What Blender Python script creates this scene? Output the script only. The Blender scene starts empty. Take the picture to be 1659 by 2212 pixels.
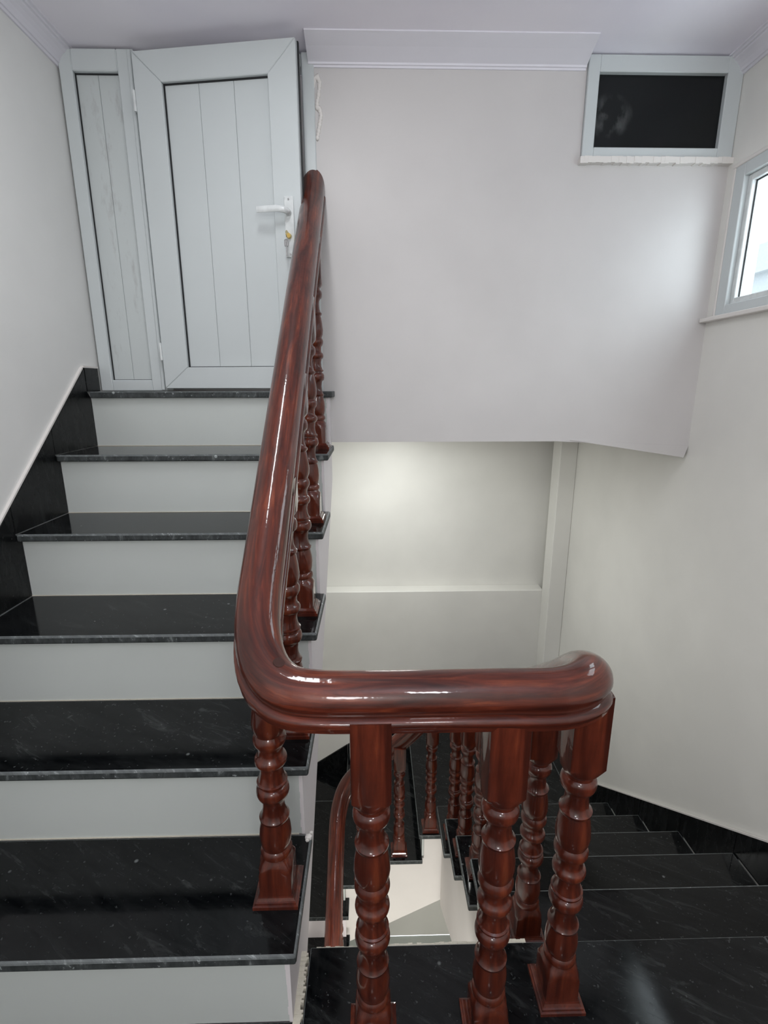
import bpy, bmesh, math, random
from mathutils import Vector, Matrix
random.seed(7)
R = math.radians
SC = bpy.context.scene
COL = SC.collection

# ------------------------------------------------------------ camera
cam_d = bpy.data.cameras.new('camera')
cam_d.sensor_fit = 'VERTICAL'
cam_d.sensor_height = 36.0
cam_d.lens = 1082.27 / 2212 * 36.0
cam_d.clip_start = 0.02
cam = bpy.data.objects.new('camera', cam_d)
COL.objects.link(cam)
rt = Vector((0.99974307, -0.02263133, -0.00127139))
up = Vector((0.0067303, 0.24281656, 0.97004888))
fw = Vector((0.02164478, 0.9698082, -0.24290649))
cam.matrix_world = Matrix(((rt.x, up.x, -fw.x, 0), (rt.y, up.y, -fw.y, 0), (rt.z, up.z, -fw.z, 0.0161), (0, 0, 0, 1)))
SC.camera = cam

# ------------------------------------------------------------ world, lights, exposure
w = bpy.data.worlds.new('world'); SC.world = w; w.use_nodes = True
bgn = w.node_tree.nodes['Background']
bgn.inputs[0].default_value = (0.90, 0.94, 1.0, 1)
bgn.inputs[1].default_value = 3.6

def area(name, loc, rot, sx, sy, power, col, shape='RECTANGLE', spread=180):
    l = bpy.data.lights.new(name, 'AREA'); l.shape = shape; l.size = sx; l.size_y = sy
    l.energy = power; l.color = col; l.spread = R(spread)
    o = bpy.data.objects.new(name, l); COL.objects.link(o)
    o.location = loc; o.rotation_euler = rot
    return o
# ceiling lamp above the landing (behind the frame), ceiling lamp above the upper steps, lamp under the slab; plus added fill lights
def globe_or_fill(loc, r, power, col):
    l = bpy.data.lights.new('globe_or_fill_light', 'POINT'); l.energy = power; l.color = col; l.shadow_soft_size = r
    o = bpy.data.objects.new('globe_or_fill_light', l); COL.objects.link(o); o.location = loc
globe_or_fill((0.25, -0.45, 0.66), 0.10, 8.0, (0.97, 0.98, 1.0))
globe_or_fill((-0.15, -0.85, 0.25), 0.14, 11.5, (0.97, 0.98, 1.0))  # added low fill behind the camera, lifts ceiling, risers and lower walls
area('ceiling_or_fill_light', (-0.24, 1.02, 1.075), (0, 0, 0), 0.10, 0.60, 3.6, (0.96, 0.98, 1.0))
area('ceiling_or_fill_light', (0.10, 2.60, -0.215), (0, 0, 0), 0.30, 0.30, 6.0, (0.98, 1.0, 0.97), 'DISK')
area('ceiling_or_fill_light', (0.1, 0.6, -1.9), (0, 0, 0), 0.5, 0.5, 24.0, (1.0, 0.97, 0.92), 'DISK')  # added ambient fill below the landing, brightens the lower stairwell

vs = SC.view_settings
vs.view_transform = 'Standard'; vs.look = 'None'; vs.gamma = 1.0; vs.use_curve_mapping = False
vs.exposure = 0.68

# ------------------------------------------------------------ materials
def lin(r, g, b):
    f = lambda c: (c / 255 / 12.92) if c / 255 <= 0.04045 else ((c / 255 + 0.055) / 1.055) ** 2.4
    return (f(r), f(g), f(b), 1)

def new_mat(name):
    m = bpy.data.materials.new(name); m.use_nodes = True
    return m, m.node_tree, m.node_tree.nodes['Principled BSDF']

def N(nt, t, **kw):
    n = nt.nodes.new(t)
    for k, v in kw.items():
        if k in n.inputs.keys(): n.inputs[k].default_value = v
        else: setattr(n, k, v)
    return n

def coords(nt, scale=(1, 1, 1), kind='Object', rot=(0, 0, 0)):
    tc = N(nt, 'ShaderNodeTexCoord'); mp = N(nt, 'ShaderNodeMapping')
    mp.inputs['Scale'].default_value = scale; mp.inputs['Rotation'].default_value = rot
    nt.links.new(tc.outputs[kind], mp.inputs['Vector'])
    return mp.outputs[0]

def ramp(nt, fac, stops):
    r = N(nt, 'ShaderNodeValToRGB'); e = r.color_ramp.elements
    while len(e) < len(stops): e.new(0.5)
    for i, (p, c) in enumerate(stops): e[i].position = p; e[i].color = c
    nt.links.new(fac, r.inputs[0]); return r.outputs[0]

def paint(name, col, rough=0.55, bump=0.05, mottling=0.04, bscale=60, spec=0.4):
    m, nt, b = new_mat(name)
    v = coords(nt, kind='Object')
    n = N(nt, 'ShaderNodeTexNoise', Scale=2.2, Detail=4.0); nt.links.new(v, n.inputs['Vector'])
    d = tuple(c * (1 - mottling) for c in col[:3]) + (1,); l = tuple(min(1, c * (1 + mottling)) for c in col[:3]) + (1,)
    nt.links.new(ramp(nt, n.outputs[0], [(0.35, d), (0.65, l)]), b.inputs['Base Color'])
    n2 = N(nt, 'ShaderNodeTexNoise', Scale=float(bscale), Detail=3.0); nt.links.new(v, n2.inputs['Vector'])
    bp = N(nt, 'ShaderNodeBump', Strength=bump, Distance=0.004)
    nt.links.new(n2.outputs[0], bp.inputs['Height']); nt.links.new(bp.outputs[0], b.inputs['Normal'])
    b.inputs['Roughness'].default_value = rough; b.inputs['Specular IOR Level'].default_value = spec
    return m

M = {}
M['cream'] = paint('cream_wall_paint', lin(234, 233, 228), 0.42)
M['warm'] = paint('warm_wall_paint', lin(232, 232, 230), 0.5)
M['front'] = paint('darkened_front_wall_paint', lin(207, 204, 203), 0.42)  # darker than the other walls to offset the direct light falling on it
M['pale'] = paint('pale_plaster', lin(230, 226, 222), 0.6, 0.12)
M['ceiling'] = paint('ceiling_paint', lin(247, 243, 255), 0.7)
M['mould'] = paint('moulding_plaster', lin(232, 230, 238), 0.5)
M['riser'] = paint('riser_tile', lin(201, 206, 203), 0.22, 0.01, 0.02, spec=0.5)
M['string'] = paint('stringer_plaster', lin(224, 218, 220), 0.6, 0.12)
M['grey'] = paint('grey_floor_paint', lin(186, 192, 188), 0.6)
M['pvc'] = paint('white_pvc', lin(204, 210, 211), 0.35, 0.015, 0.02)
M['gasket'] = paint('black_gasket', (0.012, 0.013, 0.015, 1), 0.5, 0.0, 0)
M['grout'] = paint('pale_grout', lin(205, 200, 186), 0.9, 0.4, 0.1, 300)
M['brass'] = None

def pvc_dirty():
    m, nt, b = new_mat('white_pvc_smudged')
    v = coords(nt, (14, 14, 4))
    n = N(nt, 'ShaderNodeTexNoise', Scale=1.3, Detail=9.0, Roughness=0.7); nt.links.new(v, n.inputs['Vector'])
    nt.links.new(ramp(nt, n.outputs[0], [(0.54, lin(200, 206, 206)), (0.72, lin(170, 171, 171))]), b.inputs['Base Color'])
    b.inputs['Roughness'].default_value = 0.4
    return m
M['pvcd'] = pvc_dirty()

def granite(name, dark, light, rough, gain=1.5, sc=1.0):
    m, nt, b = new_mat(name)
    v = coords(nt, (1, 1, 1), rot=(0, 0, 0.5))
    n1 = N(nt, 'ShaderNodeTexNoise', Scale=7.0 * sc, Detail=11.0, Roughness=0.72, Distortion=0.7)
    mp = N(nt, 'ShaderNodeMapping'); mp.inputs['Scale'].default_value = (1, 4.5, 1)
    nt.links.new(v, mp.inputs['Vector']); nt.links.new(mp.outputs[0], n1.inputs['Vector'])
    c1 = ramp(nt, n1.outputs[0], [(0.40, (0, 0, 0, 1)), (0.58, (0.03, 0.03, 0.03, 1)), (0.70, (0.17, 0.17, 0.165, 1)), (0.86, (0.6, 0.6, 0.58, 1))])
    n2 = N(nt, 'ShaderNodeTexNoise', Scale=120.0, Detail=3.0); nt.links.new(v, n2.inputs['Vector'])
    c2 = ramp(nt, n2.outputs[0], [(0.66, (0, 0, 0, 1)), (0.85, (0.5, 0.5, 0.5, 1))])
    n3 = N(nt, 'ShaderNodeTexVoronoi', Scale=23.0); nt.links.new(v, n3.inputs['Vector'])
    c3 = ramp(nt, n3.outputs['Distance'], [(0.03, (1, 1, 1, 1)), (0.12, (0, 0, 0, 1))])
    add = N(nt, 'ShaderNodeMath', operation='ADD'); nt.links.new(c1, add.inputs[0]); nt.links.new(c2, add.inputs[1])
    mul = N(nt, 'ShaderNodeMath', operation='MULTIPLY'); nt.links.new(c3, mul.inputs[0]); mul.inputs[1].default_value = 0.9
    # only a few of the cells carry a pale fleck
    gt = N(nt, 'ShaderNodeMath', operation='GREATER_THAN'); sep = N(nt, 'ShaderNodeSeparateColor')
    nt.links.new(n3.outputs['Color'], sep.inputs[0]); nt.links.new(sep.outputs[0], gt.inputs[0]); gt.inputs[1].default_value = 0.925
    mul2 = N(nt, 'ShaderNodeMath', operation='MULTIPLY'); nt.links.new(mul.outputs[0], mul2.inputs[0]); nt.links.new(gt.outputs[0], mul2.inputs[1])
    add2 = N(nt, 'ShaderNodeMath', operation='ADD', use_clamp=True); nt.links.new(add.outputs[0], add2.inputs[0]); nt.links.new(mul2.outputs[0], add2.inputs[1])
    gn = N(nt, 'ShaderNodeMath', operation='MULTIPLY', use_clamp=True); nt.links.new(add2.outputs[0], gn.inputs[0]); gn.inputs[1].default_value = gain
    nt.links.new(ramp(nt, gn.outputs[0], [(0.0, dark), (1.0, light)]), b.inputs['Base Color'])
    b.inputs['Specular IOR Level'].default_value = 0.28
    nt.links.new(ramp(nt, n1.outputs[0], [(0.3, (rough,) * 3 + (1,)), (0.8, (rough + 0.12,) * 3 + (1,))]), b.inputs['Roughness'])
    return m
M['granite'] = granite('black_granite_polished', (0.0025, 0.003, 0.0036, 1), (0.13, 0.14, 0.14, 1), 0.045)
M['granite_edge'] = granite('black_granite_sawn_edge', (0.028, 0.032, 0.033, 1), (0.30, 0.33, 0.33, 1), 0.5, gain=4.5, sc=2.5)
M['granite_bevel'] = granite('black_granite_lit_arris', (0.10, 0.11, 0.112, 1), (0.46, 0.50, 0.50, 1), 0.45, gain=4.5, sc=3.0)  # pale bevel tone stands in for light caught along the tread edges
M['skirt'] = granite('black_granite_skirting', (0.0035, 0.004, 0.0045, 1), (0.07, 0.075, 0.075, 1), 0.22)

def wood(name, uv=False):
    m, nt, b = new_mat(name)
    v = coords(nt, (1, 1, 1), 'UV') if uv else coords(nt, (24, 24, 1.6))
    if uv:
        mp = N(nt, 'ShaderNodeMapping'); mp.inputs['Scale'].default_value = (3.0, 3.2, 1); nt.links.new(v, mp.inputs['Vector']); v = mp.outputs[0]
    n = N(nt, 'ShaderNodeTexNoise', Scale=2.2 if uv else 1.4, Detail=8.0, Roughness=0.65, Distortion=0.6); nt.links.new(v, n.inputs['Vector'])
    c = ramp(nt, n.outputs[0], [(0.28, lin(42, 17, 12)), (0.44, lin(68, 27, 18)), (0.58, lin(92, 40, 26)), (0.78, lin(134, 70, 42))])
    v2 = coords(nt, (1, 1, 1))
    n2 = N(nt, 'ShaderNodeTexNoise', Scale=7.0, Detail=3.0); nt.links.new(v2, n2.inputs['Vector'])
    c2 = ramp(nt, n2.outputs[0], [(0.3, (0.70, 0.64, 0.60, 1)), (0.7, (1.25, 1.2, 1.1, 1))])
    mx = N(nt, 'ShaderNodeMix', data_type='RGBA', blend_type='MULTIPLY'); mx.inputs[0].default_value = 1.0
    nt.links.new(c, mx.inputs[6]); nt.links.new(c2, mx.inputs[7]); nt.links.new(mx.outputs[2], b.inputs['Base Color'])
    b.inputs['Roughness'].default_value = 0.38; b.inputs['Specular IOR Level'].default_value = 0.15
    b.inputs['Coat Weight'].default_value = 0.8; b.inputs['Coat Roughness'].default_value = 0.06
    n3 = N(nt, 'ShaderNodeTexNoise', Scale=26.0, Detail=3.0); nt.links.new(v2, n3.inputs['Vector'])
    bp = N(nt, 'ShaderNodeBump', Strength=0.12, Distance=0.006); nt.links.new(n3.outputs[0], bp.inputs['Height'])
    nt.links.new(bp.outputs[0], b.inputs['Coat Normal']); nt.links.new(bp.outputs[0], b.inputs['Normal'])
    return m
M['rail'] = wood('varnished_rail_wood', True)
M['wood'] = wood('varnished_turned_wood')
def simple(name, col, rough, metal=0.0):
    m, nt, b = new_mat(name)
    n = N(nt, 'ShaderNodeTexNoise', Scale=40.0, Detail=2.0)
    nt.links.new(coords(nt), n.inputs['Vector'])
    d = tuple(c * 0.85 for c in col[:3]) + (1,)
    nt.links.new(ramp(nt, n.outputs[0], [(0.3, d), (0.7, col)]), b.inputs['Base Color'])
    b.inputs['Roughness'].default_value = rough; b.inputs['Metallic'].default_value = metal
    return m
M['brass'] = simple('brass', (0.62, 0.5, 0.22, 1), 0.22, 1.0)
M['steel'] = simple('steel', (0.5, 0.5, 0.5, 1), 0.3, 1.0)
M['plug'] = simple('dark_wood_plug', lin(58, 30, 22), 0.35)
M['white_metal'] = simple('white_enamel', lin(226, 230, 230), 0.25)
M['facade'] = simple('outside_facade', (0.20, 0.215, 0.225, 1), 0.8)

def darkglass():
    m, nt, b = new_mat('black_glass')
    n = N(nt, 'ShaderNodeTexNoise', Scale=22.0, Detail=6.0); nt.links.new(coords(nt, (1, 1, 0.6)), n.inputs['Vector'])
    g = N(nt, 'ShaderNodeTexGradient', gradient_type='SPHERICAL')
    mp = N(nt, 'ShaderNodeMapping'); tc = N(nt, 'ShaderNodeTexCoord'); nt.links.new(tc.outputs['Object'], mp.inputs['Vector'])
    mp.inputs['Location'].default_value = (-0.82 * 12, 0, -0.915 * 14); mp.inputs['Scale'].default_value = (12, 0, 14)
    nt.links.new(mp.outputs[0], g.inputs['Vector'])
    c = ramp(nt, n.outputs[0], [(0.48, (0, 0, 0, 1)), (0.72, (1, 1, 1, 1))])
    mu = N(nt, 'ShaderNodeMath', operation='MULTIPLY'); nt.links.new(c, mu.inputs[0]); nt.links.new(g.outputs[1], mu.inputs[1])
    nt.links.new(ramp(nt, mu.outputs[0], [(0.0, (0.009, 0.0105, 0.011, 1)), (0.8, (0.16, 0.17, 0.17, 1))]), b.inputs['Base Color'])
    b.inputs['Roughness'].default_value = 0.16; b.inputs['Specular IOR Level'].default_value = 0.25
    return m
M['darkglass'] = darkglass()
def clearglass():
    m = bpy.data.materials.new('clear_glass'); m.use_nodes = True; nt = m.node_tree; nt.nodes.clear()
    o = N(nt, 'ShaderNodeOutputMaterial'); t = N(nt, 'ShaderNodeBsdfTransparent'); g = N(nt, 'ShaderNodeBsdfGlossy')
    t.inputs[0].default_value = (0.93, 0.97, 0.97, 1); g.inputs['Roughness'].default_value = 0.03
    lw = N(nt, 'ShaderNodeLayerWeight'); pw = N(nt, 'ShaderNodeMath', operation='POWER'); pw.inputs[1].default_value = 4.0
    f = N(nt, 'ShaderNodeMath', operation='MULTIPLY_ADD'); nt.links.new(lw.outputs['Facing'], pw.inputs[0]); nt.links.new(pw.outputs[0], f.inputs[0]); f.inputs[1].default_value = 0.6; f.inputs[2].default_value = 0.04; mx = N(nt, 'ShaderNodeMixShader')
    nt.links.new(f.outputs[0], mx.inputs[0]); nt.links.new(t.outputs[0], mx.inputs[1]); nt.links.new(g.outputs[0], mx.inputs[2])
    nt.links.new(mx.outputs[0], o.inputs[0]); return m
M['glass'] = clearglass()

# ------------------------------------------------------------ mesh helpers
def link(name, bm, mats, parent=None, smooth=False, angle=35):
    me = bpy.data.meshes.new(name)
    bmesh.ops.recalc_face_normals(bm, faces=bm.faces)
    bm.to_mesh(me); bm.free()
    if not isinstance(mats, (list, tuple)): mats = [mats]
    for m in mats: me.materials.append(m)
    o = bpy.data.objects.new(name, me); COL.objects.link(o)
    if parent: o.parent = parent
    if smooth:
        for p in me.polygons: p.use_smooth = True
        try: me.set_sharp_from_angle(angle=R(angle))
        except Exception: pass
    return o

def box(bm, x0, x1, y0, y1, z0, z1, bev=0.0, seg=1, mat=None):
    vs_ = [bm.verts.new(p) for p in ((x0, y0, z0), (x1, y0, z0), (x1, y1, z0), (x0, y1, z0), (x0, y0, z1), (x1, y0, z1), (x1, y1, z1), (x0, y1, z1))]
    fs = [bm.faces.new([vs_[i] for i in q]) for q in ((3, 2, 1, 0), (4, 5, 6, 7), (0, 1, 5, 4), (1, 2, 6, 5), (2, 3, 7, 6), (3, 0, 4, 7))]
    if mat is not None:
        for f in fs: f.material_index = mat
    if bev > 0:
        es = list({e for f in fs for e in f.edges})
        bmesh.ops.bevel(bm, geom=es, offset=bev, segments=seg, affect='EDGES', profile=0.5)

def prism(bm, pts, axis, a, b):
    """pts in the plane normal to axis ('x': (y,z); 'y': (x,z); 'z': (x,y)), extruded a..b"""
    mk = {'x': lambda p, t: (t, p[0], p[1]), 'y': lambda p, t: (p[0], t, p[1]), 'z': lambda p, t: (p[0], p[1], t)}[axis]
    A = [bm.verts.new(mk(p, a)) for p in pts]; B = [bm.verts.new(mk(p, b)) for p in pts]
    bm.faces.new(A); bm.faces.new(B[::-1])
    n = len(pts)
    for i in range(n): bm.faces.new((A[i], A[(i + 1) % n], B[(i + 1) % n], B[i]))

def empty(name, loc=(0, 0, 0), **kw):
    o = bpy.data.objects.new(name, None); o.location = loc; COL.objects.link(o); o.empty_display_size = 0.1
    for k, v in kw.items(): o[k] = v
    return o
def struct(o):
    o['kind'] = 'structure'; return o
def tag(o, label, cat, group=None):
    o['label'] = label; o['category'] = cat
    if group: o['group'] = group
    return o
def bx(name, dims, mat, parent=None, bev=0.0, seg=1):
    bm = bmesh.new(); box(bm, *dims, bev=bev, seg=seg); return link(name, bm, mat, parent)

# ------------------------------------------------------------ dimensions (z = 0 at the door sill)
RISE = 0.195; Y0 = 1.853; G = 0.2344; XL = -1.025; XR = -0.144; NOS = 0.021
ZL = -6 * RISE                       # landing level
YL = 0.832; G2 = 0.2725; R2 = 0.1944; XW = 1.257; XS = 0.325
YW = 1.975; CZ = 1.09; YB = 3.17; YREAR = -1.15; ZB = -4.4
zl = lambda j: ZL - R2 * j

# ------------------------------------------------------------ shell
struct(bx('wall_left', (XL - 0.12, XL, YREAR - 0.1, YB + 0.25, ZB - 0.1, CZ + 0.1), M['warm']))
struct(bx('wall_rear', (XL, XW + 0.12, YREAR - 0.1, YREAR, ZB - 0.1, CZ + 0.1), M['cream']))
struct(bx('ceiling', (XL, XW + 0.12, YREAR, YW + 0.3, CZ, CZ + 0.1), M['ceiling']))
# right wall with the window opening
WY0, WY1, WZ0, WZ1 = 0.72, 1.925, 0.262, 0.742
bm = bmesh.new()
box(bm, XW, XW + 0.12, YREAR, WY0, ZB, CZ); box(bm, XW, XW + 0.12, WY1, YB + 0.25, ZB, CZ)
box(bm, XW, XW + 0.12, WY0, WY1, ZB, WZ0); box(bm, XW, XW + 0.12, WY0, WY1, WZ1, CZ)
struct(link('wall_right', bm, M['cream']))
# hanging wall above the lower flight, opening for the door and the black window
BX0, BX1, BZ0, BZ1 = 0.728, 1.257, 0.784, 1.085
bm = bmesh.new()
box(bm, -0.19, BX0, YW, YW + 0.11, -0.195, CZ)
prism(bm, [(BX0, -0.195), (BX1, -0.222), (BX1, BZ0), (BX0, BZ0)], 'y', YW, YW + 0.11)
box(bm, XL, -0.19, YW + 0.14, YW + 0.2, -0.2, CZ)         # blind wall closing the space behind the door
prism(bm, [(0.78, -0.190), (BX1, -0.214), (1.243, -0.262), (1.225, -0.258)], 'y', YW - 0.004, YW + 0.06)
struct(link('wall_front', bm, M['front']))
# slab over the lower flight
struct(bx('ceiling', (XL, XW, YW + 0.11, YB + 0.2, -0.19, -0.03), M['pale']))
# back wall of the lower flight: recessed upper panel, ledge, corner pilaster
bm = bmesh.new()
box(bm, XL, XW, YB + 0.10, YB + 0.25, ZB, -0.15)
box(bm, XL, 1.16, YB, YB + 0.10, ZB, -1.335, 0.004)
struct(link('wall_back', bm, M['cream']))
struct(bx('trim_4', (1.15, XW, 3.04, YB, ZB, -0.19), M['cream'], None, 0.004))
struct(bx('floor', (XL, XW, YREAR, YB, ZB - 0.1, ZB), M['grey']))

# ------------------------------------------------------------ granite slabs
def slab(name, x0, x1, y0, y1, ztop, th, parent, bev=0.003):
    bm = bmesh.new(); box(bm, x0, x1, y0, y1, ztop - th, ztop, bev, 2)
    bm.normal_update()
    for f in bm.faces: f.material_index = 0 if f.normal.z > 0.97 else (2 if f.normal.z > 0.2 else 1)
    o = link(name, bm, [M['granite'], M['granite_edge'], M['granite_bevel']], parent)
    return o

# landing
fl = struct(empty('floor', (0, 0, ZL)))
def fslab(*a, **k):
    o = slab(*a, **k); o.location = (0, 0, -ZL); return o
bm = bmesh.new(); box(bm, XL, XW, YREAR, YL - 0.015, ZL - 0.16, ZL - 0.02)
o = link('landing_slab', bm, M['string'], fl); o.location = (0, 0, -ZL)
YS = Y0 - 5 * G + NOS                # foot of the first riser of the upper flight
xe = [-0.142, 0.30, 0.86, XW - 0.001]
fslab('granite_slab', -0.142, 0.8605, 0.32, YL, ZL, 0.02, fl, bev=0.0015)
fslab('granite_slab', 0.862, XW - 0.001, 0.32, YL, ZL, 0.02, fl, bev=0.0015)
for i, (a, b) in enumerate(((XL + 0.001, -0.1435), (-0.142, 0.8605), (0.862, XW - 0.001))):
    if i == 0: fslab('granite_slab', a, b, 0.32, YS - 0.001, ZL, 0.02, fl, bev=0.0015)
    fslab('granite_slab', a, b, -0.30, 0.3185, ZL, 0.02, fl, bev=0.0015)
    fslab('granite_slab', a, b, YREAR + 0.001, -0.3015, ZL, 0.02, fl, bev=0.0015)
# pale mortar rim along the well edge
bm = bmesh.new()
for i in range(46):
    x = -0.13 + i * 0.01; box(bm, x, x + 0.0102, YL - 0.016, YL + 0.003 + random.uniform(0, 0.003) + 0.006 * max(0, (i - 8) / 38), ZL - 0.035, ZL - 0.004)
o = link('mortar_rim', bm, M['grout'], fl); o.location = (0, 0, -ZL)

bm = bmesh.new()
for i in range(150):
    y = 0.24 + i * 0.0039; box(bm, -0.1615, -0.1465 + random.uniform(-.004, .004), y, y + 0.0039, ZL - 0.03, ZL + 0.0005 + random.uniform(0, .0012))
o = link('mortar_rim', bm, M['grout'], fl); o.location = (0, 0, -ZL)

# ------------------------------------------------------------ upper flight
uf = empty('stair_flight', (0, 0, ZL)); tag(uf, 'upper staircase flight with black granite treads and grey risers rising to the white door', 'staircase')
def ch(o): o.location = (0, 0, -ZL); return o
pts = [(YS + 0.010, ZL - 0.16)]; zc_ = ZL - 0.16
for k in range(5, -1, -1):
    yk = Y0 - k * G + NOS + 0.010
    if k < 5: pts.append((yk, zc_))
    zc_ = -k * RISE - 0.0215; pts.append((yk, zc_))
pts += [(YW - 0.001, zc_), (YW - 0.001, -0.34), (0.82, ZL - 0.16)]
bm = bmesh.new(); prism(bm, pts, 'x', XL + 0.001, XR - 0.017)
ch(link('stringer', bm, M['string'], uf))
for k in range(0, 6):
    yk = Y0 - k * G
    yb = YW - 0.001 if k == 0 else yk + G + NOS
    if k == 0: ch(slab('tread', XL + 0.02, XR, yk, yb, 0, 0.022, uf))
    else: ch(slab('tread', XL + 0.012, XR, yk, yb - 0.001, -k * RISE, 0.022, uf, bev=0.0048))
    ch(bx('riser', (XL + 0.012, XR - 0.022, yk + NOS, yk + NOS + 0.0105, -(k + 1) * RISE, -k * RISE - 0.022), M['riser'], uf, 0.0008))
    # thin pale grout line where riser meets the tread below
    if k < 5: ch(bx('grout_line', (XL + 0.013, XR - 0.03, yk + NOS - 0.0025, yk + NOS, -(k + 1) * RISE, -(k + 1) * RISE + 0.0022), M['grout'], uf))
    # rough plaster edge at the open end of each riser
    bm = bmesh.new()
    for i in range(9):
        z0 = -(k + 1) * RISE + i * (RISE - 0.022) / 9
        box(bm, XR - 0.024 + random.uniform(-.002, .001), XR - 0.0165, yk + NOS - 0.001, yk + NOS + 0.012, z0, z0 + (RISE - 0.022) / 9)
    ch(link('plaster_edge', bm, M['string'], uf))
# plaster blob left on the tread end
bm = bmesh.new()
for i in range(7):
    bmesh.ops.create_icosphere(bm, subdivisions=1, radius=random.uniform(.004, .008), matrix=Matrix.Translation((XR - 0.006 + random.uniform(-.008, .006), Y0 - 4 * G + NOS - .008 + random.uniform(-.01, .01), -5 * RISE + random.uniform(0, .004))))
tag(link('plaster_blob', bm, M['pale'], None), 'small white blob of dried plaster at the open end of a black tread', 'plaster')

# skirting on the left wall
def skirting(name, parent_z, pieces, x0, x1, edge):
    root = struct(empty(name, (0, 0, 0)))
    for i, p in enumerate(pieces):
        cy = sum(q[0] for q in p) / len(p); cz = sum(q[1] for q in p) / len(p)
        pp = [(cy + (q[0] - cy) * 0.990, cz + (q[1] - cz) * 0.990) for q in p]
        bm = bmesh.new(); prism(bm, pp, 'x', x0, x1); link('skirting_tile', bm, M['skirt'], root)
    bm = bmesh.new()
    for (a, b) in edge:
        prism(bm, [a, b, (b[0], b[1] + 0.007), (a[0], a[1] + 0.007)], 'x', x0, x1 - (0.003 if x1 > x0 else -0.003))
    link('plaster_edge', bm, M['pale'], root)
    return root
H = 0.078
pieces = []; edge = []
pieces.append([(Y0 + 0.004, 0.0), (YW - 0.03, 0.0), (YW - 0.03, H + 0.004), (Y0 + 0.004, H + 0.004)]); edge.append(((YW - 0.02, H + 0.004), (Y0 + 0.004, H + 0.004)))
for k in range(0, 6):
    y1, z1 = Y0 - k * G, -k * RISE; y0, z0 = y1 - G, z1 - RISE
    if k == 5: y0 = 0.62
    pieces.append([(y1, z1), (y1, z1 + H), (y0, z1 + H - (y1 - y0) * RISE / G), (y0, z0), (y1 + NOS, z0), (y1 + NOS, z1 - 0.022)])
    edge.append(((y1, z1 + H), (y0, z1 + H - (y1 - y0) * RISE / G)))
skirting('baseboard_left', 0, pieces, XL, XL + 0.012, edge)
# skirting on the right wall
pieces = []; edge = []; HR = 0.085
for j in range(0, 6):
    y0, z0 = YL + (j - 0) * G2, zl(j); y1, z1 = y0 + G2, zl(j + 1)
    pieces.append([(y0, z0), (y0, z0 + HR), (y1, z1 + HR), (y1, z1), (y0 - 0.02, z1), (y0 - 0.02, z0 - 0.02)])
    edge.append(((y1, z1 + HR), (y0, z0 + HR)))
pieces.append([(YREAR + 0.01, ZL), (YREAR + 0.01, ZL + HR), (YL - 0.001, ZL + HR), (YL - 0.001, ZL)]); edge.append(((YL, ZL + HR), (YREAR + .01, ZL + HR)))
skirting('baseboard_right', 0, pieces, XW - 0.012, XW, edge)

# ------------------------------------------------------------ lower flights
lf = empty('stair_flight', (0, 0, ZL)); tag(lf, 'lower flight of black granite steps descending beside the right wall', 'staircase')
for j in range(1, 6):
    ya, yb = YL + (j - 1) * G2, YL + j * G2
    ch(slab('tread', XS, XW - 0.013, ya - 0.015, yb, zl(j), 0.024, lf, bev=0.0048))
    ch(bx('riser', (XS + 0.03, XW - 0.013, ya - 0.028, ya - 0.018, zl(j) - 0.0, zl(j - 1) - 0.024), M['riser'], lf))
pts = [(YL - 0.03, ZL - 0.03)]
for j in range(1, 6):
    pts += [(YL + (j - 1) * G2 - 0.018, zl(j) - 0.024)] ; pts += [(YL + j * G2 - 0.018, zl(j) - 0.024)]
pts[0] = (YL - 0.018, ZL - 0.02)
pts += [(2.177, -2.80), (YL - 0.018, -1.86)]
bm = bmesh.new(); prism(bm, pts, 'x', XS + 0.035, XW - 0.001)
ch(link('stringer', bm, M['pale'], lf))

ZJ = {6: -2.33, 7: -2.475, 8: -2.62, 9: -2.765, 10: -2.93, 11: -3.12, 12: -3.31}
YJ = {6: 2.185, 7: 2.168, 8: 2.155, 9: 2.10}
tf = empty('stair_flight', (0, 0, ZL)); tag(tf, 'turning steps of black granite at the far side of the stairwell below', 'staircase')
X6, X7, X8 = 0.235, 0.02, -0.198
ch(slab('tread', X6, 1.1485, YJ[6] + 0.002, YB - 0.001, ZJ[6], 0.024, tf)); ch(slab('tread', 1.149, XW - 0.001, YJ[6] + 0.002, 3.039, ZJ[6], 0.024, tf, bev=.001))
ch(slab('tread', X7, X6 + 0.02, YJ[7], YB - 0.001, ZJ[7], 0.024, tf))
ch(slab('tread', X8, X7 + 0.02, YJ[8], YB - 0.001, ZJ[8], 0.024, tf))
ch(slab('tread', XL + 0.013, X8 + 0.02 - 0.001, 2.885, YB - 0.001, ZJ[9], 0.024, tf, bev=0.0015))
ch(slab('tread', XL + 0.013, X8 + 0.05, YJ[9], 2.8835, ZJ[9], 0.024, tf, bev=0.0015))
for (xa, ja, jb, y) in ((X6, 6, 7, YJ[7]), (X7, 7, 8, YJ[8]), (X8, 8, 9, YJ[9] + .06)):
    ch(bx('riser', (xa + 0.018, xa + 0.028, y + 0.03, YB - 0.002, ZJ[jb], ZJ[ja] - 0.024), M['riser'], tf))
bm = bmesh.new()
box(bm, X6 + 0.03, XW - 0.002, YJ[6] + 0.022, 2.4, ZJ[6] - 0.3, ZJ[6] - 0.025)
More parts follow.
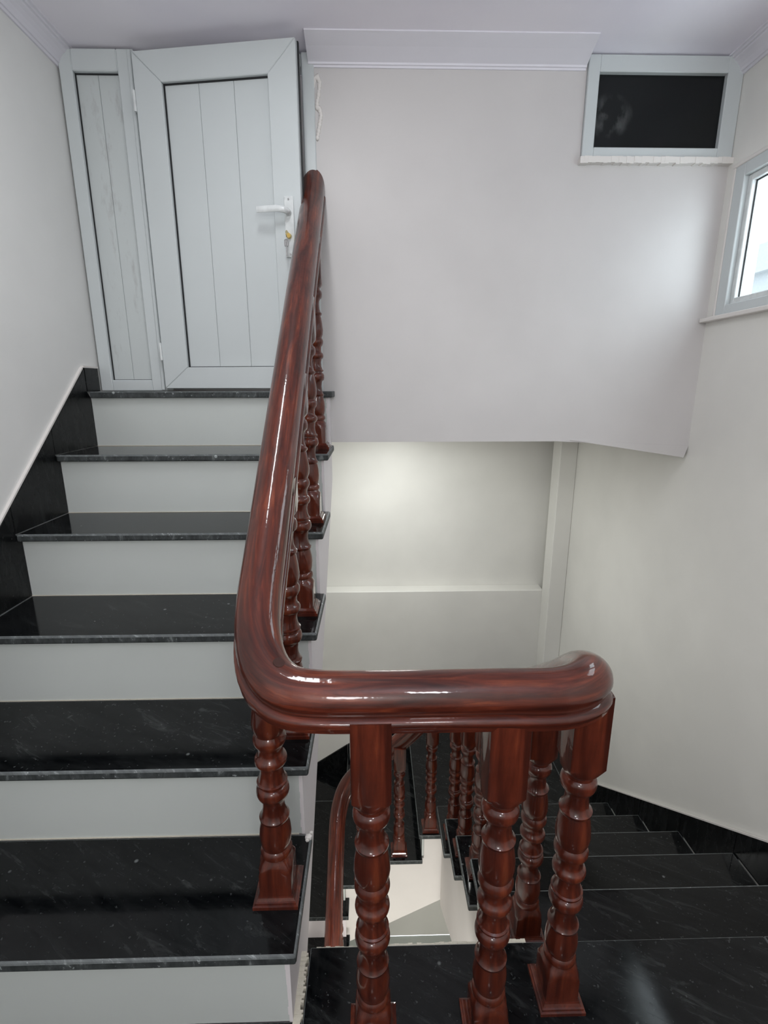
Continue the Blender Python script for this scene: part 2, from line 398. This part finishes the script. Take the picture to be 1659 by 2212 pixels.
prism(bm, [(X6 + 0.031, ZJ[6] - 0.024), (1.148, ZJ[6] - 0.024), (1.148, -2.55), (0.37, -2.79), (-.3, -3.17), (-.3, ZJ[9] - .024), (X8 + .03, ZJ[9] - .024), (X8 + .03, ZJ[8] - .024), (X7 + .031, ZJ[8] - .024), (X7 + .031, ZJ[7] - .024), (X6 + .031, ZJ[7] - .024)], 'y', 2.205, YB - .002)
ch(link('stringer', bm, M['pale'], tf))
# skirting tiles at the foot of the back wall
sk = struct(empty('baseboard_back'))
for (xa, xb, za, zb_, lo) in ((XL + 0.01, -0.50, ZJ[9] + 0.085, ZJ[9] + 0.085, ZJ[9]), (-0.50, X8, ZJ[9] + 0.01, ZJ[8] + 0.085, ZJ[9]), (X8, X7, ZJ[8] + 0.085, ZJ[7] + 0.085, ZJ[8]), (X7, X6, ZJ[7] + 0.085, ZJ[6] + 0.085, ZJ[7]), (X6, 0.75, ZJ[6] + 0.085, ZJ[6] + 0.085, ZJ[6]), (0.752, XW - 0.01, ZJ[6] + 0.085, ZJ[6] + 0.085, ZJ[6])):
    if lo == ZJ[9] and xb == X8: za = ZJ[9] - 0.06 + 0.085
    bm = bmesh.new(); prism(bm, [(xa + 0.001, lo), (xb - 0.001, lo), (xb - 0.001, zb_), (xa + 0.001, max(za, lo + .02))], 'y', YB - 0.011, YB)
    link('skirting_tile', bm, M['skirt'], sk)
# flight continuing down towards the camera under the upper one
df = empty('stair_flight', (0, 0, ZL)); tag(df, 'lowest flight of granite steps seen left of the stairwell past the handrail', 'staircase')
for n, j in enumerate((10, 11, 12, 13, 14)):
    z = ZJ[9] - 0.165 - n * 0.19 if j > 9 else 0
    yb = 2.13 - n * G; ch(slab('tread', XL + 0.013, XR, yb - G - 0.02, yb, z, 0.024, df))
    ch(bx('riser', (XL + 0.013, XR - 0.02, yb - 0.012, yb - 0.002, z, z + (0.165 if n == 0 else 0.19) - 0.024), M['string'], df))
pts = []
for n in range(5):
    z = ZJ[9] - 0.165 - n * 0.19; yb = 2.13 - n * G
    pts += [(yb, z - 0.024), (yb - G, z - 0.024)]
pts += [(2.13 - 5 * G, -4.3), (2.13, -3.3)]
bm = bmesh.new(); prism(bm, pts, 'x', XL + 0.014, XR - 0.02); ch(link('stringer', bm, M['pale'], df))

# ------------------------------------------------------------ ceiling mouldings
def moulding(name, pr, axis, a, b, capm=M['mould']):
    bm = bmesh.new(); prism(bm, pr, axis, a, b); return struct(link(name, bm, capm, None))
def crown(side, x):      # profile in (x,z)
    s = side
    return [(x, 1.033), (x + s * .006, 1.033), (x + s * .008, 1.040), (x + s * .013, 1.041), (x + s * .016, 1.049), (x + s * .022, 1.058), (x + s * .031, 1.067), (x + s * .039, 1.073), (x + s * .040, 1.078), (x + s * .047, 1.079), (x + s * .048, 1.085), (x + s * .055, 1.086), (x + s * .055, CZ), (x, CZ)]
moulding('trim_1', crown(1, XL), 'y', YREAR, YW)
moulding('trim_2', crown(-1, XW), 'y', YREAR, YW)
pf = [(YW, 1.042), (YW - .004, 1.042), (YW - .006, 1.047), (YW - .011, 1.048), (YW - .013, 1.053), (YW - .02, 1.056), (YW - .06, 1.072), (YW - .106, 1.0865), (YW - .106, CZ), (YW, CZ)]
moulding('trim_3', pf, 'x', -0.205, 0.722)

# ------------------------------------------------------------ door with side panel
d = struct(empty('door_1', (-0.6, YW, 0)))
off = (0.6, -YW, 0)
def dch(o): o.location = off; return o
FY0, FY1 = YW - 0.012, YW + 0.05
def member(dims, bev=0.003): return dch(bx('frame_rail', dims, M['pvc'], d, bev, 1))
member((-1.018, -0.975, FY0, FY1, 0.001, 1.083)); member((-0.975, -0.828, FY0, FY1, 1.020, 1.083)); member((-0.975, -0.828, FY0, FY1, 0.001, 0.041))
member((-0.828, -0.772, FY0, FY1, 0.001, 1.083)); member((-0.772, -0.228, FY0 + .012, FY1, 1.045, 1.083)); member((-0.228, -0.187, FY0 + .004, FY1, 0.001, 1.083))
dch(bx('frame_lip', (-0.790, -0.778, FY0 - 0.008, FY0, 0.004, 1.078), M['pvc'], d, 0.002))
for x0, x1 in ((-0.975, -0.9025), (-0.9015, -0.828)):
    dch(bx('plank', (x0, x1, YW + 0.008, YW + 0.02, 0.041, 1.020), M['pvcd'], d, 0.0012))
dch(bx('gasket', (-0.976, -0.9725, YW + 0.002, YW + 0.008, 0.041, 1.02), M['gasket'], d)); dch(bx('gasket', (-0.975, -0.828, YW + 0.002, YW + 0.008, 1.0175, 1.02), M['gasket'], d))
dch(bx('gasket', (-0.975, -0.828, YW + 0.002, YW + 0.008, 0.041, 0.0425), M['gasket'], d))
# leaf, hinged at its left edge, a little ajar towards the stairs
leaf = empty('door_leaf', (-0.762 + 0.6, -0.030, 0)); leaf.parent = d; leaf.rotation_euler = (0, 0, -R(8.3))
LW = 0.540; LZ0, LZ1 = 0.010, 1.057; ST = 0.093; T = 0.036
def lfm(pts, mat=M['pvc'], name='leaf_stile', y0=-T / 2, y1=T / 2, bev=0.002):
    bm = bmesh.new(); prism(bm, pts, 'y', y0, y1)
    if bev: bmesh.ops.bevel(bm, geom=list(bm.edges), offset=bev, segments=1, affect='EDGES')
    return link(name, bm, mat, leaf)
g = 0.0006
lfm([(0, LZ0), (ST, LZ0 + 0.075), (ST, LZ1 - 0.09), (0, LZ1)])
lfm([(LW, LZ0), (LW, LZ1), (LW - ST, LZ1 - 0.09), (LW - ST, LZ0 + 0.075)])
lfm([(g, LZ1), (ST + g, LZ1 - 0.09), (LW - ST - g, LZ1 - 0.09), (LW - g, LZ1)], name='leaf_rail')
lfm([(g, LZ0), (LW - g, LZ0), (LW - ST - g, LZ0 + 0.075), (ST + g, LZ0 + 0.075)], name='leaf_rail')
pz0, pz1 = LZ0 + 0.075, LZ1 - 0.09
for i in range(3):
    w_ = (LW - 2 * ST) / 3; x0 = ST + i * w_
    lfm([(x0 + .0005, pz0), (x0 + w_ - .0005, pz0), (x0 + w_ - .0005, pz1), (x0 + .0005, pz1)], name='plank', y0=-0.001, y1=0.008, bev=0.0012)
for (a, b, c, e) in ((ST, ST + .004, pz0, pz1), (ST, LW - ST, pz1 - .0035, pz1), (ST, LW - ST, pz0, pz0 + .0025)):
    link('gasket', (lambda bm: (box(bm, a, b, -0.006, -0.001, c, e), bm)[1])(bmesh.new()), M['gasket'], leaf)
for (a, b, c, e) in ((ST - .0, ST + .012, pz0, pz1), (ST, LW - ST, pz1 - .012, pz1), (LW - ST - .012, LW - ST, pz0, pz1)):
    pass
link('edge_gasket', (lambda bm: (box(bm, LW - .001, LW + .004, 0.002, 0.012, LZ0, LZ1), bm)[1])(bmesh.new()), M['gasket'], leaf)
for z in (0.14, 0.92):
    bm = bmesh.new(); bmesh.ops.create_cone(bm, cap_ends=True, segments=14, radius1=.0045, radius2=.0045, depth=.06, matrix=Matrix.Translation((-0.003, -T / 2 - .001, z)))
    link('hinge', bm, M['white_metal'], leaf, True)
# handle plate, lever, lock, key
hx = LW - 0.040; hy = -T / 2
bm = bmesh.new(); box(bm, hx - .016, hx + .016, hy - .007, hy + .001, 0.438, 0.622, .003, 2)
link('handle_plate', bm, M['white_metal'], leaf)
bm = bmesh.new()
secs = [(hx, hy - .006, 0.572, .010, .009), (hx, hy - .028, .572, .010, .009), (hx - .010, hy - .040, .573, .010, .008), (hx - .03, hy - .045, .575, .010, .005), (hx - .062, hy - .044, .575, .010, .0045), (hx - .098, hy - .040, .575, .010, .004)]
dirs = [(0, 1), (0, 1), (.7, .7), (1, .0), (1, 0), (1, 0)]
prev = None
for (x, y, z, hh, ww), (dx, dy) in zip(secs, dirs):
    nx, ny = dy, -dx
    ring = [bm.verts.new((x + nx * ww * math.cos(t), y + ny * ww * math.cos(t), z + hh * math.sin(t))) for t in [i * math.pi / 5 for i in range(10)]]
    if prev:
        for i in range(10): bm.faces.new((prev[i], prev[(i + 1) % 10], ring[(i + 1) % 10], ring[i]))
    else: bm.faces.new(ring)
    prev = ring
bm.faces.new(prev[::-1]); link('handle', bm, M['white_metal'], leaf, True)
for z in (0.612, 0.447):
    bm = bmesh.new(); bmesh.ops.create_cone(bm, cap_ends=True, segments=12, radius1=.003, radius2=.003, depth=.003, matrix=Matrix.Translation((hx, hy - .008, z)) @ Matrix.Rotation(R(90), 4, 'X'))
    link('screw', bm, M['steel'], leaf)
bm = bmesh.new(); bmesh.ops.create_cone(bm, cap_ends=True, segments=20, radius1=.0085, radius2=.0075, depth=.012, matrix=Matrix.Translation((hx - .002, hy - .013, .502)) @ Matrix.Rotation(R(90), 4, 'X'))
link('lock_cylinder', bm, M['brass'], leaf, True)
bm = bmesh.new()                      # key in the lock and a second one hanging from its ring
box(bm, hx - .003, hx - .001, hy - .030, hy - .016, .492, .512, .0005)
bmesh.ops.create_cone(bm, cap_ends=True, segments=18, radius1=.011, radius2=.011, depth=.0022, matrix=Matrix.Translation((hx - .002, hy - .034, .502)) @ Matrix.Rotation(R(90), 4, 'Y'))
link('key', bm, M['brass'], leaf)
bm = bmesh.new()
for i in range(18):
    a = i * 2 * math.pi / 18
    bmesh.ops.create_icosphere(bm, subdivisions=1, radius=.0012, matrix=Matrix.Translation((hx - .002, hy - .036 + .011 * math.cos(a), .487 + .011 * math.sin(a))))
link('key_ring', bm, M['steel'], leaf)
bm = bmesh.new(); box(bm, hx - .006, hx - .002, hy - .040, hy - .0385, .435, .478, .0005); box(bm, hx - .010, hx + .003, hy - .040, hy - .0382, .463, .484, .002)
link('key', bm, M['steel'], leaf)
# sealant smears right of the door frame
bm = bmesh.new()
sp = [(-.178, .99), (-.172, 1.012), (-.163, 1.016), (-.157, 1.0), (-.162, .965), (-.170, .93), (-.160, .925), (-.155, .905), (-.163, .87), (-.172, .83)]
for (a, b) in zip(sp[:-1], sp[1:]):
    for t in (0, .25, .5, .75):
        x = a[0] + (b[0] - a[0]) * t; z = a[1] + (b[1] - a[1]) * t
        bmesh.ops.create_icosphere(bm, subdivisions=1, radius=random.uniform(.006, .0085), matrix=Matrix.Translation((x - .012, YW - .001, z)) @ Matrix.Diagonal((1, .7, 1.4, 1)))
tag(link('sealant_bead', bm, M['pale'], None, True, 80), 'wavy white bead of dried sealant on the wall right of the door frame', 'sealant')

# ------------------------------------------------------------ black window
w1 = struct(empty('window_1', (0.99, YW, BZ0)))
o1 = (-0.99, -YW, -BZ0)
def w1c(name, dims, mat, bev=0.002):
    o = bx(name, dims, mat, w1, bev); o.location = o1; return o
w1c('frame_rail', (0.729, 0.768, YW - .012, YW + .05, 0.786, 1.085), M['pvc'])
w1c('frame_rail', (1.203, 1.256, YW - .012, YW + .05, 0.786, 1.085), M['pvc'])
w1c('frame_rail', (0.768, 1.203, YW - .012, YW + .05, 1.036, 1.085), M['pvc'])
w1c('frame_rail', (0.768, 1.203, YW - .012, YW + .05, 0.786, 0.816), M['pvc'])
w1c('pane', (0.766, 1.205, YW + .006, YW + .012, 0.814, 1.038), M['darkglass'], 0)
bm = bmesh.new(); n = 40
for i in range(n):
    x0 = 0.722 + i * (1.257 - 0.722) / n; x1 = x0 + (1.257 - 0.722) / n
    box(bm, x0, x1, YW - 0.022 - random.uniform(0, .002), YW + .05, 0.766 + random.uniform(-.003, .001), 0.785 + random.uniform(-.001, .001))
o = link('sill', bm, M['pale'], w1); o.location = o1
# ------------------------------------------------------------ daylight window in the right wall
w2 = struct(empty('window_2', (XW, 1.3, WZ0)))
o2 = (-XW, -1.3, -WZ0)
def w2c(name, dims, mat, bev=0.002):
    o = bx(name, dims, mat, w2, bev); o.location = o2; return o
FX0, FX1 = XW - 0.004, XW + 0.055
w2c('frame_rail', (FX0, FX1, WY1 - .048, WY1, WZ0, WZ1), M['pvc']); w2c('frame_rail', (FX0, FX1, WY0, WY0 + .048, WZ0, WZ1), M['pvc'])
w2c('frame_rail', (FX0, FX1, WY0 + .048, WY1 - .048, WZ1 - .04, WZ1), M['pvc']); w2c('frame_rail', (FX0, FX1, WY0 + .048, WY1 - .048, WZ0, WZ0 + .034), M['pvc'])
ym = (WY0 + WY1) / 2
w2c('frame_rail', (FX0, FX1, ym - .025, ym + .025, WZ0 + .034, WZ1 - .04), M['pvc'])
for ya, yb in ((WY0 + .048, ym - .025), (ym + .025, WY1 - .048)):
    s = 0.020
    for dm in ((ya, ya + s, WZ0 + .034, WZ1 - .04), (yb - s, yb, WZ0 + .034, WZ1 - .04), (ya + s, yb - s, WZ1 - .04 - s, WZ1 - .04), (ya + s, yb - s, WZ0 + .034, WZ0 + .034 + s)):
        w2c('sash_rail', (XW + .012, XW + .045, *dm), M['white_metal'])
    w2c('gasket', (XW + .026, XW + .029, yb - s - .004, yb - s, WZ0 + .054, WZ1 - .06), M['gasket'], 0)
    w2c('gasket', (XW + .026, XW + .029, ya + s, yb - s, WZ1 - .064, WZ1 - .06), M['gasket'], 0)
    w2c('pane', (XW + .030, XW + .034, ya + s, yb - s, WZ0 + .034 + s, WZ1 - .04 - s), M['glass'], 0)
w2c('sill', (XW - .030, XW + .05, WY0 - .06, WY1 + .045, WZ0 - .016, WZ0 - .001), M['pale'], .002)
w2c('plaster_edge', (XW - .006, XW, WY0 - .02, WY1 + .016, WZ1, WZ1 + .012), M['pale'], .002)
w2c('plaster_edge', (XW - .006, XW, WY1, WY1 + .012, WZ0, WZ1), M['pale'], .002)
# neighbouring building outside
nb = empty('neighbour_building', (6.0, 4.0, -2.5)); tag(nb, 'pale neighbouring building seen through the bright right-hand window', 'building')
bm = bmesh.new(); box(bm, 0, 3, -6, 8, -2, 4.5); link('facade', bm, M['facade'], nb)
bm = bmesh.new(); box(bm, -0.12, 0, -6, 8, 4.2, 4.6); link('parapet', bm, M['facade'], nb)

# ------------------------------------------------------------ balustrade
bal = empty('balustrade', (0, 0.69, ZL)); tag(bal, 'glossy red-brown wooden balustrade with turned balusters and round handrail', 'balustrade')
BO = (0, -0.69, -ZL)
ctrl = [(-.200, 1.972, .690), (-.200, 1.90, .612), (-.201, 1.80, .519), (-.2025, 1.60, .338), (-.2025, 1.40, .160), (-.2025, 1.20, -.018), (-.2025, 1.02, -.176), (-.2025, .90, -.282),
        (-.202, .82, -.350), (-.194, .765, -.395), (-.172, .722, -.428), (-.138, .698, -.446), (-.09, .691, -.451), (-.02, .69, -.452), (.10, .69, -.452), (.20, .69, -.452),
        (.285, .69, -.452), (.325, .700, -.450), (.354, .726, -.450), (.366, .765, -.466), (.376, .82, -.498), (.382, .90, -.56), (.388, 1.0, -.632), (.39, 1.3, -.846), (.39, 1.6, -1.06), (.39, 1.9, -1.274),
        (.39, 2.08, -1.402), (.378, 2.17, -1.468), (.345, 2.225, -1.53), (.29, 2.25, -1.60), (.20, 2.255, -1.71), (.09, 2.255, -1.82), (-.02, 2.255, -1.915), (-.11, 2.245, -1.985), (-.165, 2.205, -2.045), (-.192, 2.14, -2.115), (-.198, 2.05, -2.195),
        (-.198, 1.85, -2.36), (-.198, 1.5, -2.65), (-.198, 1.1, -2.98)]
P = [Vector(c) for c in ctrl]
def cr(p0, p1, p2, p3, t):
    return 0.5 * ((2 * p1) + (-p0 + p2) * t + (2 * p0 - 5 * p1 + 4 * p2 - p3) * t * t + (-p0 + 3 * p1 - 3 * p2 + p3) * t ** 3)
path = []; marks = []
for i in range(len(P) - 1):
    marks.append(len(path))
    p0 = P[i - 1] if i else P[0] * 2 - P[1]; p3 = P[i + 2] if i + 2 < len(P) else P[-1] * 2 - P[-2]
    n = max(2, min(10, int((P[i + 1] - P[i]).length / 0.012)))
    for k in range(n): path.append(cr(p0, P[i], P[i + 1], p3, k / n))
marks.append(len(path)); path.append(P[-1])
# smooth once
for _ in range(3):
    path = [path[0]] + [(path[i - 1] + path[i] * 2 + path[i + 1]) / 4 for i in range(1, len(path) - 1)] + [path[-1]]
prof = []
for i in range(27):                    # big round on top
    a = R(-32) + i * R(244) / 26
    prof.append((.0385 * math.cos(a), .0385 * math.sin(a) * (1.0 if math.sin(a) > 0 else 0.70)))
prof += [(-.0325, -.0175), (-.0365, -.0195), (-.0405, -.0230), (-.0410, -.0290), (-.0385, -.0330), (-.0375, -.0405), (.0375, -.0405), (.0385, -.0330), (.0410, -.0290), (.0405, -.0230), (.0365, -.0195), (.0325, -.0175)]
Z = Vector((0, 0, 1)); fr = []
acc = 0.0; prev = path[0]
for i, p in enumerate(path):
    t = (path[min(i + 1, len(path) - 1)] - path[max(i - 1, 0)]).normalized()
    h = Vector((t.x, t.y, 0)).normalized(); s = Vector((h.y, -h.x, 0))
    u = s.cross(t).normalized()
    if u.z < 0: u = -u
    acc += (p - prev).length; prev = p; fr.append((p, s, u, acc))
def sweep(i0, i1, plumb=False):
    bm = bmesh.new(); uvl = bm.loops.layers.uv.new('uv'); rings = []
    for i in range(i0, i1 + 1):
        p, s, u, L_ = fr[i]
        if plumb and i == i0: u = Z * (1 / u.z)
        rings.append([bm.verts.new(p + s * a + u * b) for a, b in prof])
    n = len(prof)
    for r in range(len(rings) - 1):
        for k in range(n):
            f = bm.faces.new((rings[r][k], rings[r][(k + 1) % n], rings[r + 1][(k + 1) % n], rings[r + 1][k]))
            L0, L1 = fr[i0 + r][3], fr[i0 + r + 1][3]
            for lp, uv in zip(f.loops, ((k / n * 3.0, L0), ((k + 1) / n * 3.0, L0), ((k + 1) / n * 3.0, L1), (k / n * 3.0, L1))): lp[uvl].uv = uv
    bm.faces.new(rings[0][::-1]); bm.faces.new(rings[-1])
    o = link('handrail', bm, M['rail'], bal, True, 50); o.location = BO; return o
cuts = [0, marks[4], marks[7], marks[13], marks[16], marks[21], marks[26], marks[36], len(path) - 1]
rails = []
for i in range(len(cuts) - 1): rails.append(sweep(cuts[i], cuts[i + 1], i == 0))
# wood plug on the elbow
pp = Vector((-.150, .712, -.43))
pi = min(range(len(path)), key=lambda i: (path[i] - pp).length)
p, s, u, _ = fr[pi]; dn = (u * .95 + s * 0.0).normalized()
ip = p + u * .0382
bm = bmesh.new(); bmesh.ops.create_cone(bm, cap_ends=True, segments=20, radius1=.0095, radius2=.0090, depth=.0016, matrix=Matrix.Translation(ip) @ dn.to_track_quat('Z', 'Y').to_matrix().to_4x4())
o = link('wood_plug', bm, M['plug'], rails[2])

PR = [(.018, .044), (.068, .044), (.078, .039), (.087, .033), (.092, .029), (.097, .0268), (.100, .0305), (.106, .031), (.112, .029), (.115, .0262), (.117, .0278), (.130, .0302), (.143, .031), (.160, .0295), (.178, .0258), (.181, .0286), (.185, .029), (.188, .026), (.198, .0225), (.212, .0208), (.224, .0225), (.230, .0245), (.233, .029), (.238, .0308), (.243, .0315), (.249, .0308), (.254, .029), (.257, .025), (.260, .0245), (.262, .0285), (.266, .029), (.268, .0258), (.278, .0228), (.291, .0216), (.302, .0238), (.305, .028), (.309, .0300), (.313, .0305), (.317, .0300), (.321, .028), (.324, .0245), (.331, .023), (.342, .024), (.348, .028), (.353, .0303), (.358, .031), (.363, .0303), (.368, .028), (.371, .026), (.382, .0302), (.395, .0315), (.415, .0296), (.435, .0262), (.440, .0248), (.444, .0285), (.449, .029), (.452, .0252), (.463, .0218), (.477, .0206), (.487, .022), (.493, .025), (.496, .029), (.501, .0308), (.507, .0315), (.513, .0308), (.518, .029), (.521, .0252), (.526, .0245), (.530, .0285), (.537, .034), (.552, .044)]
A = 0.0325; SEG = 32
def baluster(x, y, z, top, rot=0.0, name='baluster'):
    bm = bmesh.new(); rings = []
    h = top - z
    pr = [q for q in PR if q[0] < h - .002]
    last = pr[-1][1]; pr.append((h, last if h < .552 else .044))
    for zz, rho in pr:
        ring = []
        for i in range(SEG):
            a = (i + 0.0) * 2 * math.pi / SEG
            m_ = max(abs(math.cos(a)), abs(math.sin(a)))
            r = min(A / m_, rho); ring.append(bm.verts.new((r * math.cos(a), r * math.sin(a), zz)))
        rings.append(ring)
    for a, b in zip(rings[:-1], rings[1:]):
        for i in range(SEG): bm.faces.new((a[i], a[(i + 1) % SEG], b[(i + 1) % SEG], b[i]))
    bm.faces.new(rings[0][::-1]); bm.faces.new(rings[-1])
    o = link(name, bm, M['wood'], bal, True, 38); o.location = (x + BO[0], y + BO[1], z + BO[2]); o.rotation_euler = (0, 0, rot)
    bm = bmesh.new(); prev = None
    for zz, hw in ((0.0, .044), (.007, .044), (.008, .0405), (.0125, .0405), (.0135, .0375), (.018, .0345), (.0195, .034)):
        ring = [bm.verts.new((sx * hw, sy * hw, zz)) for sx, sy in ((-1, -1), (1, -1), (1, 1), (-1, 1))]
        if prev:
            for i in range(4): bm.faces.new((prev[i], prev[(i + 1) % 4], ring[(i + 1) % 4], ring[i]))
        else: bm.faces.new(ring[::-1])
        prev = ring
    bm.faces.new(prev); link('plinth', bm, M['wood'], o)
    return o
def rail_z(x, y):
    c = min(fr, key=lambda f: (f[0].x - x) ** 2 + (f[0].y - y) ** 2 + (0 if True else 0)); return c[0].z
def rail_near(x, y, z):                # rail axis height above a point, on the right storey
    best = min((f for f in fr if 0.3 < f[0].z - z < 1.0), key=lambda f: (f[0].x - x) ** 2 + (f[0].y - y) ** 2); return best[0].z
spots = []
for k, y in ((1, 1.79), (2, 1.530), (3, 1.290), (4, 1.050), (5, 0.808)): spots.append((-.196, y, -k * RISE))
spots += [(-.006, .680, ZL), (.208, .684, ZL), (.362, .741, ZL)]
for j, y in ((1, 1.0), (2, 1.25), (3, 1.50), (4, 1.765), (5, 2.03)): spots.append((.388, y, zl(j)))
spots += [(.300, 2.245, ZJ[6]), (.130, 2.235, ZJ[7]), (-.075, 2.23, ZJ[8]), (-.198, 1.98, ZJ[9] - .165), (-.198, 1.74, ZJ[9] - .355)]
for (x, y, z) in spots: baluster(x, y, z, rail_near(x, y, z) - 0.022)
